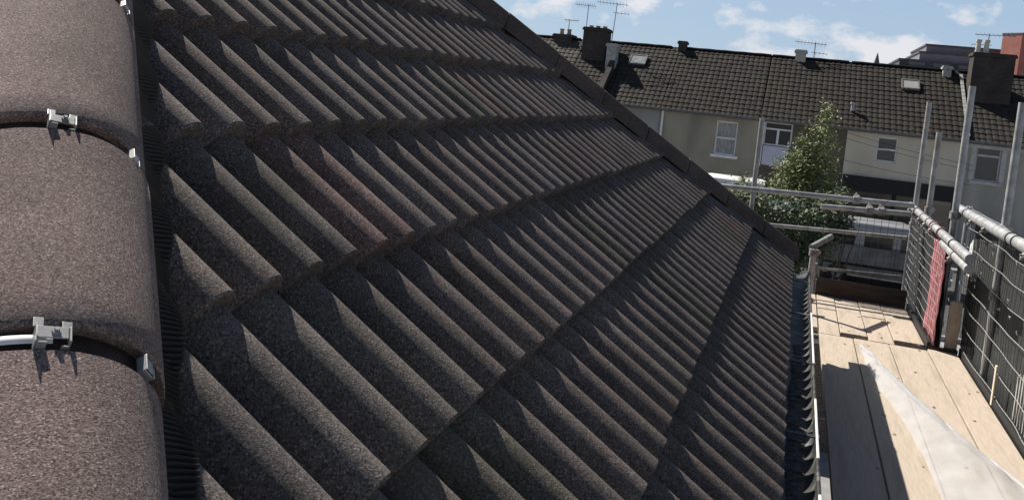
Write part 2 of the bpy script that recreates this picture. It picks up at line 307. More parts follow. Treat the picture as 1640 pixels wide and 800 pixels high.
# ------------------------------------------------------------------ our house: hipped tiled roof
TH = .6575; X0 = .0726; Z0 = -.9773; A0 = -.088; A1 = 6.37; G = .345; SP = .1284; HR = .054
ED = .032
TT = tan(TH)
def prof(a, sp=SP, h=.036):
    q = a/sp; q = (q-floor(q)-.5)*2                # -1..1, crest at 0
    w = .81
    if abs(q) >= w: return 0.0
    return h*(1-(q/w)**2)**.56
house = empty('house', (-4, 3.1, 0), 'house under repair with a brown tiled hip roof close to the camera', 'house')
def tile_field(origin, ua, us, un, amin, amax, t_of_a, gauge, ed, sp, h, fine, courses, m, name, parent, lip=.036, tiles_per=2, tint=.10, tmin=0, jitter=.005, stagger=0, trange=None):
    """courses of overlapping profiled tiles: every tile a shell with its own end face"""
    b = MB(); da = sp/fine; tw = sp*tiles_per
    rnd = random.Random(hash(name) % 1000 if False else len(name)*13)
    n0 = int(math.floor(amin/tw)); n1 = int(math.ceil(amax/tw))
    for i in range(courses):
        ta = i*gauge; tb = (i+1)*gauge+.012
        for k in range(n0, n1):
            s0 = k*tw; s1 = s0+tw
            if s1 < amin or s0 > amax: continue
            jt = rnd.uniform(-jitter, jitter); jn = rnd.uniform(-jitter, jitter)*.6; ja = rnd.uniform(-jitter, jitter)*.5
            v = 1+rnd.uniform(-tint, tint); c = (v*(1+rnd.uniform(-.04, .05)), v, v*(1+rnd.uniform(-.05, .03)))
            if rnd.random() < .015: c = (v*1.08, v*.92, v*.88)
            elif rnd.random() < .05: c = (v*.85, v*.92, v*.8)
            cols_ = []
            nn = fine*tiles_per
            for q in range(nn+1):
                a = s0+q*da
                if a < amin-1e-6 or a > amax+1e-6: continue
                tm = t_of_a(a)
                if tm >= ta: cols_.append((a+ja, a, tm))
            if len(cols_) < 2 or max(x[2] for x in cols_) <= ta: continue
            rows = []
            edge = [(ta+jt+.002, -lip-.004), (ta+jt-.0005, -.006), (ta+jt+.004, 0.0)]
            steps = [ta+.03+(tb-ta-.03)*x/5 for x in range(0, 6)]
            for (t, dnn) in edge+[(t, 0) for t in steps]:
                row = []
                for (a2, a, tm) in cols_:
                    tt = min(t, max(tm, ta-.002))
                    n = prof(a, sp, h)-h+jn - ed*((tt-ta)/gauge) + dnn
                    row.append(origin+ua*a2+us*tt+un*n)
                rows.append(row)
            b.grid(rows, c=c)
    return b.build(name, m, parent, smooth=False if fine < 10 else 'auto')
us_e = Vector((-cos(TH), 0, sin(TH))); un_e = Vector((sin(TH), 0, cos(TH)))
O_e = Vector((X0, 0, Z(Z0)))
t_e = lambda a: min(a-A0, A1-a)/cos(TH)+.05
roof = tile_field(O_e, Vector((0, 1, 0)), us_e, un_e, A0, A1, t_e, G, ED, SP, HR, 16, 12, MT['tile'], 'tile_slope', house)
# the other three slopes
LEN = 9.0
us_s = Vector((0, cos(TH), sin(TH))); un_s = Vector((0, -sin(TH), cos(TH)))
half = (A1-A0)/2
t_s = lambda a: min(a-(-X0), half*1.0)/cos(TH) if a > -X0 else 0
tile_field(Vector((0, A0, Z(Z0))), Vector((-1, 0, 0)), us_s, un_s, -X0, LEN, lambda a: min(a+X0, half)/cos(TH), G, ED, SP, HR, 6, 12, MT['tile'], 'tile_slope', house)
us_n = Vector((0, -cos(TH), sin(TH))); un_n = Vector((0, sin(TH), cos(TH)))
tile_field(Vector((0, A1, Z(Z0))), Vector((-1, 0, 0)), us_n, un_n, -X0, LEN, lambda a: min(a+X0, half)/cos(TH), G, ED, SP, HR, 6, 12, MT['tile'], 'tile_slope', house)
# walls, soffit, fascia
b = MB(); b.box(-LEN, -.22, A0+.3, A1-.3, 0, Z(Z0)-.16); b.build('wall', MT['brick_wall'], house)
b = MB(); b.box(-LEN, -.02, A0+.12, A1-.12, Z(Z0)-.155, Z(Z0)-.13); b.build('soffit', MT['soffit'], house)
b = MB(); b.box(-.018, .004, A0+.08, A1-.08, Z(Z0)-.20, Z(Z0)-.055); b.build('fascia', MT['soffit'], house)
# gutters
def gutter(path, nm):
    b = MB(); rows = []
    for p, side in path:
        row = []
        for k in range(13):
            th = pi+pi*k/12
            row.append(p+side*(cos(th)*.057)+Vector((0, 0, sin(th)*.052)))
        # rolled outer lip
        for th in (0, .8, 1.6, 2.4, 3.1):
            row.append(p+side*(.057+.006-.006*cos(th+0))+Vector((0, 0, .002+.007*sin(th))))
        rows.append(row)
    b.grid(rows); o = b.build(nm, MT['gutter'], house, smooth=True)
    s = o.modifiers.new('solid', 'SOLIDIFY'); s.thickness = .0035
    return o
gz = Z(-1.078)
gx = .113
gut = gutter([(Vector((gx, y, gz)), Vector((1, 0, 0))) for y in [A0-.08+(A1-A0+.16)*i/12 for i in range(13)]], 'gutter')
b = MB()                                       # dust and mortar droppings lying in the gutter
rows = []
for i in range(220):
    y = 2.3+2.2*i/219
    hgt = -.046+.010*noise.noise(Vector((y*5, 0, 3)))+.004*noise.noise(Vector((y*31, 0, 8)))
    hgt += .012*max(0, 1-abs(y-3.3)/.9)
    rows.append([Vector((gx+(k-3)*.0135, y, gz+hgt+.010*0.35*noise.noise(Vector((k*2.1, y*40, 1)))-.002*(k-3)**2*.4)) for k in range(7)])
b.grid(rows); b.build('gutter_dirt', MT['dust'], house, smooth=True)
for y in (5.9, 4.95, 4.0, 3.1, 2.2):
    b = MB(); b.box(gx-.06, gx+.069, y-.012, y+.012, gz+.004, gz+.008); b.box(gx+.062, gx+.071, y-.014, y+.014, gz-.05, gz+.010)
    b.build('gutter_bracket', MT['gutter'], house)
b = MB(); rows = []
for y0, y1 in ((4.0, 5.0), (2.2, 2.62), (2.9, 3.5)):            # sunlit streaks on the lip, put in as white lengths
    b.tube([(gx+.064, y, gz+.008) for y in (y0, (y0+y1)/2, y1)], .0045, 6)
b.build('gutter_lip_glint', MT['cable_tie'], house)

# hip tiles
def hipframe(c0, dx, dy):
    h = Vector((dx, dy, TT)).normalized(); lat = Vector((-dy, dx, 0)).normalized(); up = lat.cross(h)
    if up.z < 0: up = -up
    if lat.x < 0: lat = -lat
    return c0, h, lat, up
def cap_section(w, rise, drop, n=28, pw=.86):
    out_ = []
    for k in range(n+1):
        th = pi*k/n; c = cos(th); s_ = sin(th)
        out_.append((-w*(abs(c)**.92)*(1 if c > 0 else -1), -drop+(rise+drop)*(s_**pw)))
    return out_
def hip_cap(fr, s0, s1, parent, seed, tail=.012, w=.140, rise=.062, drop=.078, thick=.013, detail=True, gap=.034, pw=.86):
    c0, h, lat, up = fr; b = MB(); rows = []; sec = cap_section(w, rise, drop, 40 if detail else 16, pw)
    sec_in = cap_section(w-thick, rise-thick, drop, 40 if detail else 16, pw)
    rnd = random.Random(seed); jl = rnd.uniform(-.003, .003); ju = rnd.uniform(-.002, .002)
    def P(q, s, o): return c0+h*s+lat*(q[0]*(1+o*.9)+jl)+up*(q[1]+o*1.0+ju)
    e = .004
    prof_s = [(s0+e*1.5, tail-thick, sec_in), (s0, tail-.006, sec), (s0+.0015, tail-.002, sec), (s0+.005, tail, sec)]
    L_ = s1-s0
    for (s, o, sc) in prof_s: rows.append([P(q, s, o) for q in sc])
    for j in range(1, 9): rows.append([P(q, s0+.005+(L_-.007-gap)*j/8, tail) for q in sec])
    rows.append([P(q, s1-gap, tail-.004) for q in sec]); rows.append([P(q, s1-gap, tail-thick) for q in sec_in])
    b.grid(rows)
    o = b.build('hip_tile', MT['hip' if detail else 'hip_far_shade'], parent, smooth='auto')
    return o
def union(fr, s, parent, m, w=.134, tail=.020, k0=0, k1=40, so=.0, wd=1):
    c0, h, lat, up = fr; b = MB(); rows = []; sec = cap_section(w, .062, .078, 40)[k0:k1+1]
    for ds, o in ((-.050, so-.004), (-.040, so-.002), (-.010, so-.002), (.006, so-.004)):
        rows.append([c0+h*(s+ds*wd-.020*(1-wd))+lat*(q[0])+up*(q[1]+o) for q in sec])
    b.grid(rows)
    return b.build('union_strip', m, parent, smooth=True)
def bracket(fr, s, parent, scale=1.0, ang=0.0, small=False):
    """steel hip clip: saddle plate with upright ears and a screw boss, standing over the joint"""
    c0, h, lat, up = fr
    w, rise, drop = .140, .062, .078
    c, s_ = cos(ang), sin(ang)
    # position on section
    px = w*(sin(ang)); pu = -drop+(rise+drop)*(cos(ang)**.86)
    lt = (lat*cos(ang)*1.0-up*sin(ang)).normalized(); nu = (up*cos(ang)+lat*sin(ang)).normalized()
    o0 = c0+h*s+lat*px+up*(pu+.013)
    fr2 = lambda x, y, z: o0+lt*x*scale+h*y*scale+nu*z*scale
    def bx(b, x0, x1, y0, y1, z0, z1):
        b.add([fr2(x, y, z) for x in (x0, x1) for y in (y0, y1) for z in (z0, z1)],
              [(0, 1, 3, 2), (4, 6, 7, 5), (0, 4, 5, 1), (2, 3, 7, 6), (0, 2, 6, 4), (1, 5, 7, 3)])
    b = MB()
    if not small:
        bx(b, -.021, .021, -.010, .012, .004, .0062)
        bx(b, -.024, -.0225, -.028, .006, -.006, .017); bx(b, -.022, -.008, -.026, -.0235, -.006, .012)
        bx(b, -.026, -.012, .012, .030, .002, .0042)
        bx(b, .0215, .024, -.022, .006, -.006, .014); bx(b, .012, .022, -.024, -.0215, -.010, .004)
        bx(b, .012, .026, .010, .024, .003, .0052)
    else:
        bx(b, -.014, .012, -.008, .014, .001, .0032); bx(b, -.016, -.0135, -.018, .010, -.008, .008); bx(b, .010, .014, -.014, .004, -.012, .004)
        bx(b, -.014, .006, -.018, -.0155, -.008, .004)
    o = b.build('hip_clip', MT['steel'], parent, bevel=.0006)
    b = MB()
    if not small:
        ctr = fr2(.004, .001, .0065); pts = [ctr, ctr+nu*.004]
        b.tube([ctr, ctr+nu*.003], .0065*scale, 12); b.tube([ctr+nu*.003, ctr+nu*.0055], .0038*scale, 6)
        b.build('screw', MT['steel'], parent)
    return o
HL = sqrt(2+TT*TT)
near = hipframe(Vector((X0, A0, Z(Z0))), -1, 1)
far = hipframe(Vector((X0, A1, Z(Z0))), -1, -1)
j1, j2 = .806*HL, 1.045*HL; stp = j2-j1
sN = j1-2*stp
kN = 0
while sN < half*HL-.1:
    ln = stp+(.075 if abs(sN-j2) < .01 else 0)
    c_ = hip_cap(near, sN, sN+ln, house, kN)
    if .4 < sN < 3.2:
        white = abs(sN-j1) < .02
        union(near, sN, c_, MT['union'])
        if white: union(near, sN+.004, c_, MT['union_pale'], w=.136, k0=6, k1=22, so=.012, wd=.22)
        bracket(near, sN-.016, c_, .70, .17)
        bracket(near, sN-.014, c_, .75, 1.0, True)
    sN += ln; kN += 1
s_ = .02
while s_ < half*HL-.1:
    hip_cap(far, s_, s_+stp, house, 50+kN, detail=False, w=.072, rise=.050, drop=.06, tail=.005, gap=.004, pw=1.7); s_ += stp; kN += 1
# pleated apron between hip tiles and field (both sides of the near hip)
def apron(fr, side, n_out, length, parent):
    c0, h, lat, up = fr; b = MB(); rows = []
    pit = .0075; n = int(length/pit*4)
    # outward direction lying in the slope, perpendicular to the hip
    outv = (lat*side).normalized(); outv = (outv-n_out*outv.dot(n_out)).normalized()
    for i in range(n):
        s = .3+i*pit/4; zz = .0042*(1 if (i//2) % 2 == 0 else -1)*(1 if i % 2 == 0 else .6)
        row = []
        for k in range(9):
            d = .100+k*.0125
            p = c0+h*s+outv*d
            a = p.y
            bed = prof(a, SP, HR)-HR-ED*.45
            n_ = (.004*(1-k/8)+max(bed+.008, -.028))*(k/8)+ -.004*(1-k/8)
            frill = zz*(.25+.75*k/8)
            row.append(p+n_out*(n_+.004)+n_out*frill)
        rows.append(row)
    b.grid(rows); return b.build('pleated_apron', MT['rubber'], parent)
apron(near, 1, un_e, 2.6, house)
# ridge along the top
b = MB(); zr = Z(Z0)+half*TT; rows = []
for x in (-half+X0, -LEN):
    rows.append([Vector((x, A0+half+q[0], zr+q[1]+.01)) for q in cap_section(.13, .06, .07, 16)])
b.grid(rows); b.build('ridge_tile', MT['hip'], house, smooth=True)

# a few mortar crumbs at tile ends, as one part
b = MB(); rnd = random.Random(4)
def crumb(p, r):
    vs = [p+Vector((rnd.uniform(-1, 1), rnd.uniform(-1, 1), rnd.uniform(-1, 1))).normalized()*r*rnd.uniform(.6, 1.2) for _ in range(6)]
    o = len(b.v); b.v += [tuple(v) for v in vs]
    for f in ((0, 1, 2), (0, 2, 3), (0, 3, 4), (0, 4, 1), (5, 2, 1), (5, 3, 2), (5, 4, 3), (5, 1, 4)): b.face(*(o+i for i in f))
for i in range(1, 8):
    for k in range(0, 50):
        if rnd.random() < .28:
            a = (k+.5)*SP+rnd.uniform(-.02, .02); t = i*G-.012
            if a > A0+.3+t*.8 and a < A1-.3-t*.8:
                crumb(O_e+Vector((0, a, 0))+us_e*t+un_e*(-ED+prof(a)-.036+.036*.0+.004), rnd.uniform(.002, .005))
tag(b.build('mortar_crumbs', MT['dust'], house), kind='stuff')

# ------------------------------------------------------------------ scaffold platform
PZ = Z(-1.6); TK = .038
def board(x0, x1, y0, y1, label, m='board', z=0, tilt=0):
    b = MB(); n = 10; gp = .0035
    rows = []
    sag = random.uniform(-.002, .002)
    b.box(x0+gp, x1-gp, y0+.003, y1-.003, PZ-TK+z, PZ+z)
    loc = ((x0+x1)/2, (y0+y1)/2, PZ)
    o = b.build('scaffold_board', MT[m], loc=loc, bevel=.003)
    o.rotation_euler = (0, radians(tilt), 0)
    return tag(o, label, 'scaffold board', 'timber boards of the scaffold platform')
board(.198, .310, 7.02, 8.28, 'short narrow inner board beside the gutter at the far end of the platform')
far_s = [.312, .462, .655, .835, 1.046]
far_l = ['far board nearest the gutter, sunlit beside the corner post', 'second far board from the gutter, short and sunlit', 'third far board from the gutter, short and sunlit', 'far board along the outer mesh, fourth from the gutter']
for i in range(4): board(far_s[i], far_s[i+1], 6.86+(0, .12, .03, .16)[i], 7.72+(0, .02, -.04, .03)[i], far_l[i], z=(0, .002, -.001, .003)[i])
end_l = ['end plank piece nearest the gutter against the brown toe board', 'second end plank piece from the gutter against the toe board', 'third end plank piece from the gutter against the toe board', 'end plank piece in the outer corner below the mesh']
for i in range(4): board(far_s[i], far_s[i+1], 7.726+(0, .02, -.04, .03)[i], 8.28, end_l[i], z=(.004, 0, .003, 0)[i])
near_s = [.312, .548, .790, 1.046]
near_l = ['long near board nearest the gutter, lying in shade', 'middle long near board crossed by the shadow edge and the plastic sheet', 'long near board right of the plastic sheet, fully sunlit']
ends = [6.855, 6.9, 6.93]
for i in range(3): board(near_s[i], near_s[i+1], 1.2, [6.855, 6.86, 6.88][i], near_l[i], z=(0, .003, 0)[i])
board(1.048, 1.245, 1.2, 6.93, 'outer board of the wider platform step beside the tall mesh fence', z=.001)
b = MB(); rnd = random.Random(21)
for k in range(42):
    x = rnd.uniform(.33, 1.22); y = rnd.uniform(3.4, 8.1)
    if x > 1.04 and y > 6.8: continue
    r = rnd.uniform(.003, .013); n = 9; c0 = len(b.v); b.v.append((x, y, PZ+.0075))
    for q in range(n): b.v.append((x+r*cos(q*2*pi/n)*rnd.uniform(.6, 1.2), y+r*1.3*sin(q*2*pi/n)*rnd.uniform(.6, 1.2), PZ+.0038))
    for q in range(n): b.face(c0, c0+1+q, c0+1+(q+1) % n)
tag(b.build('mortar_splashes', MT['dust_pale']), 'small grey mortar splashes and grit scattered over the boards', 'grit', kind='stuff')
# transoms carrying the boards
for i, y in enumerate((8.2, 7.0, 5.2, 3.4, 1.6)):
    b = MB(); b.tube([(-.1, y, PZ-.066), (1.34, y, PZ-.066)], .0242, 12)
    tag(b.build('scaffold_transom', MT['galv_rust'], smooth='auto'), ['transom tube under the far end of the boards', 'transom tube under the platform step', 'third transom tube under the boards, below the tip of the plastic', 'fourth transom tube under the near boards', 'nearest transom tube under the boards'][i], 'scaffold tube', 'transom tubes under the platform')
def coupler(p, ax, parent=None, nm='coupler', r=.036, L_=.055):
    b = MB(); ax = Vector(ax).normalized(); p = Vector(p); o = ax.orthogonal().normalized(); o2 = ax.cross(o)
    b.tube([p-ax*L_/2, p-ax*L_/2*.96, p+ax*L_/2*.96, p+ax*L_/2], [r*.93, r, r, r*.93], 12)
    for sg in (1,):
        q = p+o*(r+.002)*sg
        b.add([q+ax*x+o*y+o2*z for x in (-.02, .02) for y in (-.006, .014) for z in (-.016, .016)], [(0, 1, 3, 2), (4, 6, 7, 5), (0, 4, 5, 1), (2, 3, 7, 6), (0, 2, 6, 4), (1, 5, 7, 3)])
        b.tube([q+o*.012, q+o*.042], .006, 6); b.tube([q+o*.024, q+o*.034], .011, 6)
    return b.build(nm, MT['coupler'], parent, smooth='auto')
def pole(name, x, y, ztop, label, m='galv', lean=(0, 0), zbot=0, cz=(), cat='scaffold pole', group='upright scaffold poles'):
    root = empty(name, (x, y, zbot), label, cat, group)
    b = MB(); top = Vector((x+lean[0], y+lean[1], Z(ztop)))
    n = 6; pts = [Vector((x, y, zbot)).lerp(top, i/n) for i in range(n+1)]
    b.tube(pts, .0242, 14); b.build('tube', MT[m], root, smooth='auto')
    if zbot == 0:
        b = MB(); b.box(x-.075, x+.075, y-.075, y+.075, .121 if 0 else .0, .008); b.tube([(x, y, .008), (x, y, .06)], .03, 10); b.build('base_plate', MT['coupler'], root)
    for z in cz:
        t = (Z(z)-zbot)/(Z(ztop)-zbot); q = Vector((x, y, zbot)).lerp(top, t)
        coupler(q, (0, 0, 1), root)
    return root
pole('scaffold_pole', 1.155, 9.45, .20, 'brownish scaffold pole furthest left of the tall group, behind the fence corner', 'galv_rust', cz=(-1.0,))
pole('scaffold_pole', 1.165, 8.62, -.07, 'shorter brownish scaffold pole just right of the fence corner', 'galv_rust', cz=(-.76,))
pole('scaffold_pole', 1.165, 7.30, .30, 'tall pale scaffold pole rising in front of the right hand roof', 'galv', cz=(-.66, -1.0))
pole('scaffold_pole', 1.300, 6.30, .185, 'pale scaffold pole nearest the right edge of the picture', 'galv', cz=(-.62, -1.05))
pole('scaffold_pole', 1.30, 7.55, -.60, 'stub of scaffold pole between the two pale tall poles', 'galv', cz=())
pole('scaffold_pole', -.365, 9.3, -.12, 'lone grey scaffold pole left of the tree beyond the roof corner', 'galv_rust', cz=(-.85,))
pole('scaffold_pole', .222, 7.45, -1.10, 'short inner pole by the gutter with a coupler on top', 'galv', cz=(-1.11, -1.50))
pole('scaffold_pole', .270, 8.32, -1.33, 'low inner pole stub at the end toe board', 'galv', cz=())
# putlog end sticking out of that coupler
b = MB(); b.tube([(.20, 7.46, Z(-1.075)), (.36, 7.95, Z(-1.03))], .024, 12)
tag(b.build('scaffold_tube', MT['coupler'], smooth='auto'), 'short dark tube poking out from the inner pole coupler', 'scaffold tube')
def rail(name, p0, p1, label, m='galv', r=.0242, couplers=(), cat='scaffold tube', group='horizontal guard rail tubes', sleeves=()):
    p0 = Vector(p0); p1 = Vector(p1); root = empty(name, p0, label, cat, group)
    b = MB(); b.tube([p0.lerp(p1, i/6) for i in range(7)], r, 14); b.build('tube', MT[m], root, smooth='auto')
    d = (p1-p0).normalized()
    for t in couplers: coupler(p0.lerp(p1, t), d, root)
    for t, ln in sleeves:
        q = p0.lerp(p1, t); b = MB(); b.tube([q-d*ln/2, q+d*ln/2], r+.006, 14); b.build('tie_band', MT['wire_dark'], root, smooth='auto')
    return root
rail('guard_rail', (-.66, 8.36, Z(-.765)), (1.02, 8.42, Z(-.722)), 'top guard rail tube across the far end of the scaffold', couplers=(.72,))
rail('guard_rail', (.26, 8.29, Z(-.822)), (.985, 8.33, Z(-.79)), 'second thick tube just below the far top rail', couplers=(.55, .68))
rail('guard_rail', (-.20, 8.34, Z(-1.055)), (.99, 8.38, Z(-1.005)), 'middle guard rail tube across the far end', r=.017, couplers=())
rail('guard_rail', (.235, 8.33, Z(-1.375)), (.985, 8.36, Z(-1.345)), 'lowest thin rail just above the brown toe board', r=.012, m='galv')
rail('guard_rail', (1.050, 8.92, Z(-.765)), (1.05, 5.85, Z(-.775)), 'inner side top rail ending in a cut tube near the pink netting', r=.030, couplers=(.07, .17, .30, .41, .52), sleeves=((.62, .012), (.80, .02)))
rail('guard_rail', (1.062, 6.95, Z(-.838)), (1.062, 5.90, Z(-.845)), 'lower lapping tube under the cut end of the inner rail', r=.030, couplers=(.5,))
rail('guard_rail', (1.245, 7.62, Z(-.635)), (1.245, 1.8, Z(-.585)), 'high outer side rail running to the right edge', r=.036, couplers=(.12, .20, .395), sleeves=((.31, .012), (.335, .012), (.44, .015), (.52, .012)))
# toe board at the far end
b = MB(); b.box(.30, 1.04, 8.285, 8.32, PZ-.03, PZ+.15); tag(b.build('toe_board', MT['toe'], bevel=.004), 'dark brown toe board closing the far end of the platform', 'toe board')
b = MB(); b.box(.235, 1.02, 8.325, 8.36, PZ-.30, PZ-.035); tag(b.build('toe_board', MT['toe'], bevel=.004), 'lower brown plank below the far toe board', 'toe board')
b = MB(); b.box(1.047, 1.07, 6.95, 8.28, PZ-.02, PZ+.05); tag(b.build('toe_board', MT['black'], bevel=.004), 'side toe board at the foot of the inner mesh fence', 'toe board')
b = MB(); b.box(1.252, 1.285, 1.3, 6.93, PZ-.05, PZ+.045); tag(b.build('toe_board', MT['black'], bevel=.004), 'side toe board at the foot of the tall outer mesh', 'toe board')
b = MB(); b.box(1.06, 1.25, 6.94, 6.965, PZ-.04, PZ+.02); tag(b.build('toe_board', MT['toe'], bevel=.003), 'dark batten closing the platform step', 'batten')
b = MB(); b.box(1.165, 1.245, 6.97, 7.0, PZ-.02, PZ+.36); tag(b.build('upright_board', MT['board'], bevel=.004), 'cream upright board end standing at the platform step', 'board')

# mesh guards
def meshpanel(name, o, u, v, nu, nv, r, m, label, rh=None, mh=None, wob=.006, cat='mesh guard', group='mesh guards'):
    o = Vector(o); u = Vector(u); v = Vector(v); n = u.cross(v).normalized(); root = empty(name, o, label, cat, group)
    def P(a, b_): return o+u*a+v*b_+n*wob*noise.noise(Vector((a*2.2*u.length, b_*3*v.length, o.x*3)))*4
    b = MB()
    for i in range(nu+1): b.tube([P(i/nu, j/8) for j in range(9)], r, 4)
    b.build('upright_wires', MT[m], root)
    b = MB()
    K = max(12, int(u.length*14))
    for j in range(nv+1): b.tube([P(i/K, j/nv) for i in range(K+1)], rh or r, 4)
    b.build('level_wires', MT[mh or m], root)
    return root
meshpanel('mesh_guard', (.30, 8.285, PZ+.22), (.70, .03, .02), (0, 0, .54), 12, 9, .0022, 'wire_dark', 'square black wire mesh across the far end in front of the silver van')
meshpanel('mesh_guard', (1.07, 6.95, PZ+.04), (0, 1.85, 0), (0, 0, .76), 26, 11, .0016, 'wire_dark', 'inner side wire mesh from the pink netting to the far corner', rh=.0015, mh='wire', wob=.006)
meshpanel('mesh_guard', (1.262, 1.6, PZ+.05), (0, 5.75, 0), (0, 0, .96), 78, 7, .0016, 'wire_dark', 'tall outer wire mesh along the right side of the platform', rh=.0019, mh='wire', wob=.006)
def net(name, x, y0, y1, z0, z1, label, amp=.02, hole=None):
    b = MB(); rows = []; ny = int((y1-y0)*22); nz_ = 22
    for i in range(ny+1):
        y = y0+(y1-y0)*i/ny
        rows.append([Vector((x+amp*noise.noise(Vector((y*4, k*.25, x)))+amp*.5*noise.noise(Vector((y*14, k*.8, 5))), y, z0+(z1-z0)*k/nz_-.02*abs(sin(y*3.1))*(k/nz_))) for k in range(nz_+1)])
    b.grid(rows); return tag(b.build(name, MT['net'], smooth=True), label, 'debris net', 'black debris netting')
net('debris_netting', 1.11, 6.95, 8.9, PZ-.5, Z(-.80), 'black debris netting hung behind the inner mesh fence')
net('debris_netting', 1.32, 1.6, 7.35, PZ-1.2, Z(-.66), 'black debris netting behind the tall outer mesh on the right')
b = MB(); rows = [[Vector((.29+.72*k/24, 8.33+.015*noise.noise(Vector((k*.4, j*.5, 2))), PZ-.45+.94*j/14)) for k in range(25)] for j in range(15)]
b.grid(rows); tag(b.build('debris_netting', MT['net_dimming'], smooth=True), 'added thin black netting across the far end, dimming the van behind', 'debris net', 'black debris netting')  # extra sheet added to dim the van beyond it
# pink netting strip
root = empty('pink_netting', (1.03, 7.2, PZ), 'faded pink plastic netting strip hanging over the inner rail', 'netting')
b = MB(); rows = []
for i in range(15):
    y = 6.93+.50*i/14
    rows.append([Vector((1.088-.008*sin(i*1.9)-.01*noise.noise(Vector((i*.4, k*.3, 0))), y+.02*(1-k/16)*0+.035*k/20*(1 if i > 7 else -.3), PZ+.03+(.70)*k/20)) for k in range(21)])
b.grid(rows); o = b.build('netting_strip', MT['pink'], root, smooth=True); s = o.modifiers.new('s', 'SOLIDIFY'); s.thickness = .002
for yy in (6.98, 7.38):
    b = MB(); b.tube([(1.05+.034*cos(t), yy+.004*t, Z(-.768)+.036*sin(t)) for t in [2*pi*i/16 for i in range(17)]], .006, 6); b.build('tie', MT['pink'], root, smooth=True)
# white slatted bit and posts behind the mesh
root = empty('slatted_panel', (1.275, 5.2, PZ), 'small pale slatted panel standing upright at the foot of the outer mesh', 'slatted panel')
for i in range(9):
    b = MB(); y = 4.98+.055*i; b.box(1.288, 1.300, y, y+.020, PZ+.0, PZ+.30+.02*sin(i*2.3)); b.build('slat', MT['lead'], root)
b = MB(); b.box(1.302, 1.314, 4.95, 5.46, PZ+.06, PZ+.09); b.box(1.302, 1.314, 4.95, 5.46, PZ+.22, PZ+.25); b.build('cross_bar', MT['lead'], root)
for y, lb, h_ in ((5.75, 'pale thin upright lath behind the slatted panel', .24),):
    b = MB(); b.box(1.246, 1.256, y, y+.035, PZ+.005, PZ+h_); tag(b.build('upright_lath', MT['cream'], bevel=.002), lb, 'lath')
# white cable ties scattered on the fences
root_i = 0
tl = []
rnd = random.Random(11)
b = MB()
for i in range(46):
    y = rnd.uniform(4.6, 6.9); z = Z(-.66)-rnd.random()**1.6*.5; x = 1.25
    if i % 3 == 0: y = rnd.uniform(5.9, 8.4); x = 1.055; z = Z(-.80)-rnd.random()**1.8*.35
    a = rnd.uniform(0, pi); l = rnd.uniform(.008, .022)
    b.tube([(x, y, z), (x-.006, y+cos(a)*l*.6, z+sin(a)*l*.4), (x, y+cos(a)*l, z-l*.9)], .0022, 4)
tag(b.build('cable_ties', MT['cable_tie']), 'many small white cable ties fixing the mesh to the rails', 'cable ties', kind='stuff')

# ------------------------------------------------------------------ polythene sheet on the boards
def sheet():
    b = MB(); rows = []
    top = [(6.62, .600), (6.2, .690), (5.6, .822), (5.0, .985), (4.6, 1.125), (4.0, 1.30), (3.2, 1.45)]
    bot = [(6.60, .585), (6.2, .590), (5.6, .640), (5.1, .715), (4.6, .755), (4.0, .77), (3.2, .78)]
    def itp(tb, y):
        for (ya, xa), (yb, xb) in zip(tb, tb[1:]):
            if yb <= y <= ya: return xa+(xb-xa)*(ya-y)/(ya-yb)
        return tb[0][1] if y > tb[0][0] else tb[-1][1]
    n = 150
    for i in range(n+1):
        y = 6.60-3.3*i/n; xt = itp(top, y)-.02; xb = itp(bot, y); w = xt-xb; row = []
        hh = .016+.085*min(1, i/45)
        for k in range(29):
            q = k/28
            x = xb+w*q
            z = hh*(sin(pi*min(1, q*1.02))**.8)*(.35+.65*q) + .0*q
            wr = .007*noise.noise(Vector((x*16, y*3.2, 0)))+.005*abs(noise.noise(Vector((x*34, y*7, 4))))+.006*abs(noise.noise(Vector((x*9+y*3, y*2, 9))))+.004*sin(y*30+q*5)*(q > .8)
            row.append(Vector((x+.008*noise.noise(Vector((y*6, q*2, 7))), y, PZ+.006+max(0, z+wr*min(1, i/10+.2)))))
        # folded upper edge: tight roll
        for t in range(1, 7):
            a = t*.9; row.append(row[28]+Vector((.012*sin(a), 0, .010*(1-cos(a))+.004)))
        rows.append(row)
    b.grid(rows)
    return tag(b.build('plastic_sheet', MT['poly'], smooth=True), 'crumpled clear polythene sheet lying across the scaffold boards', 'plastic sheet')
sheet()

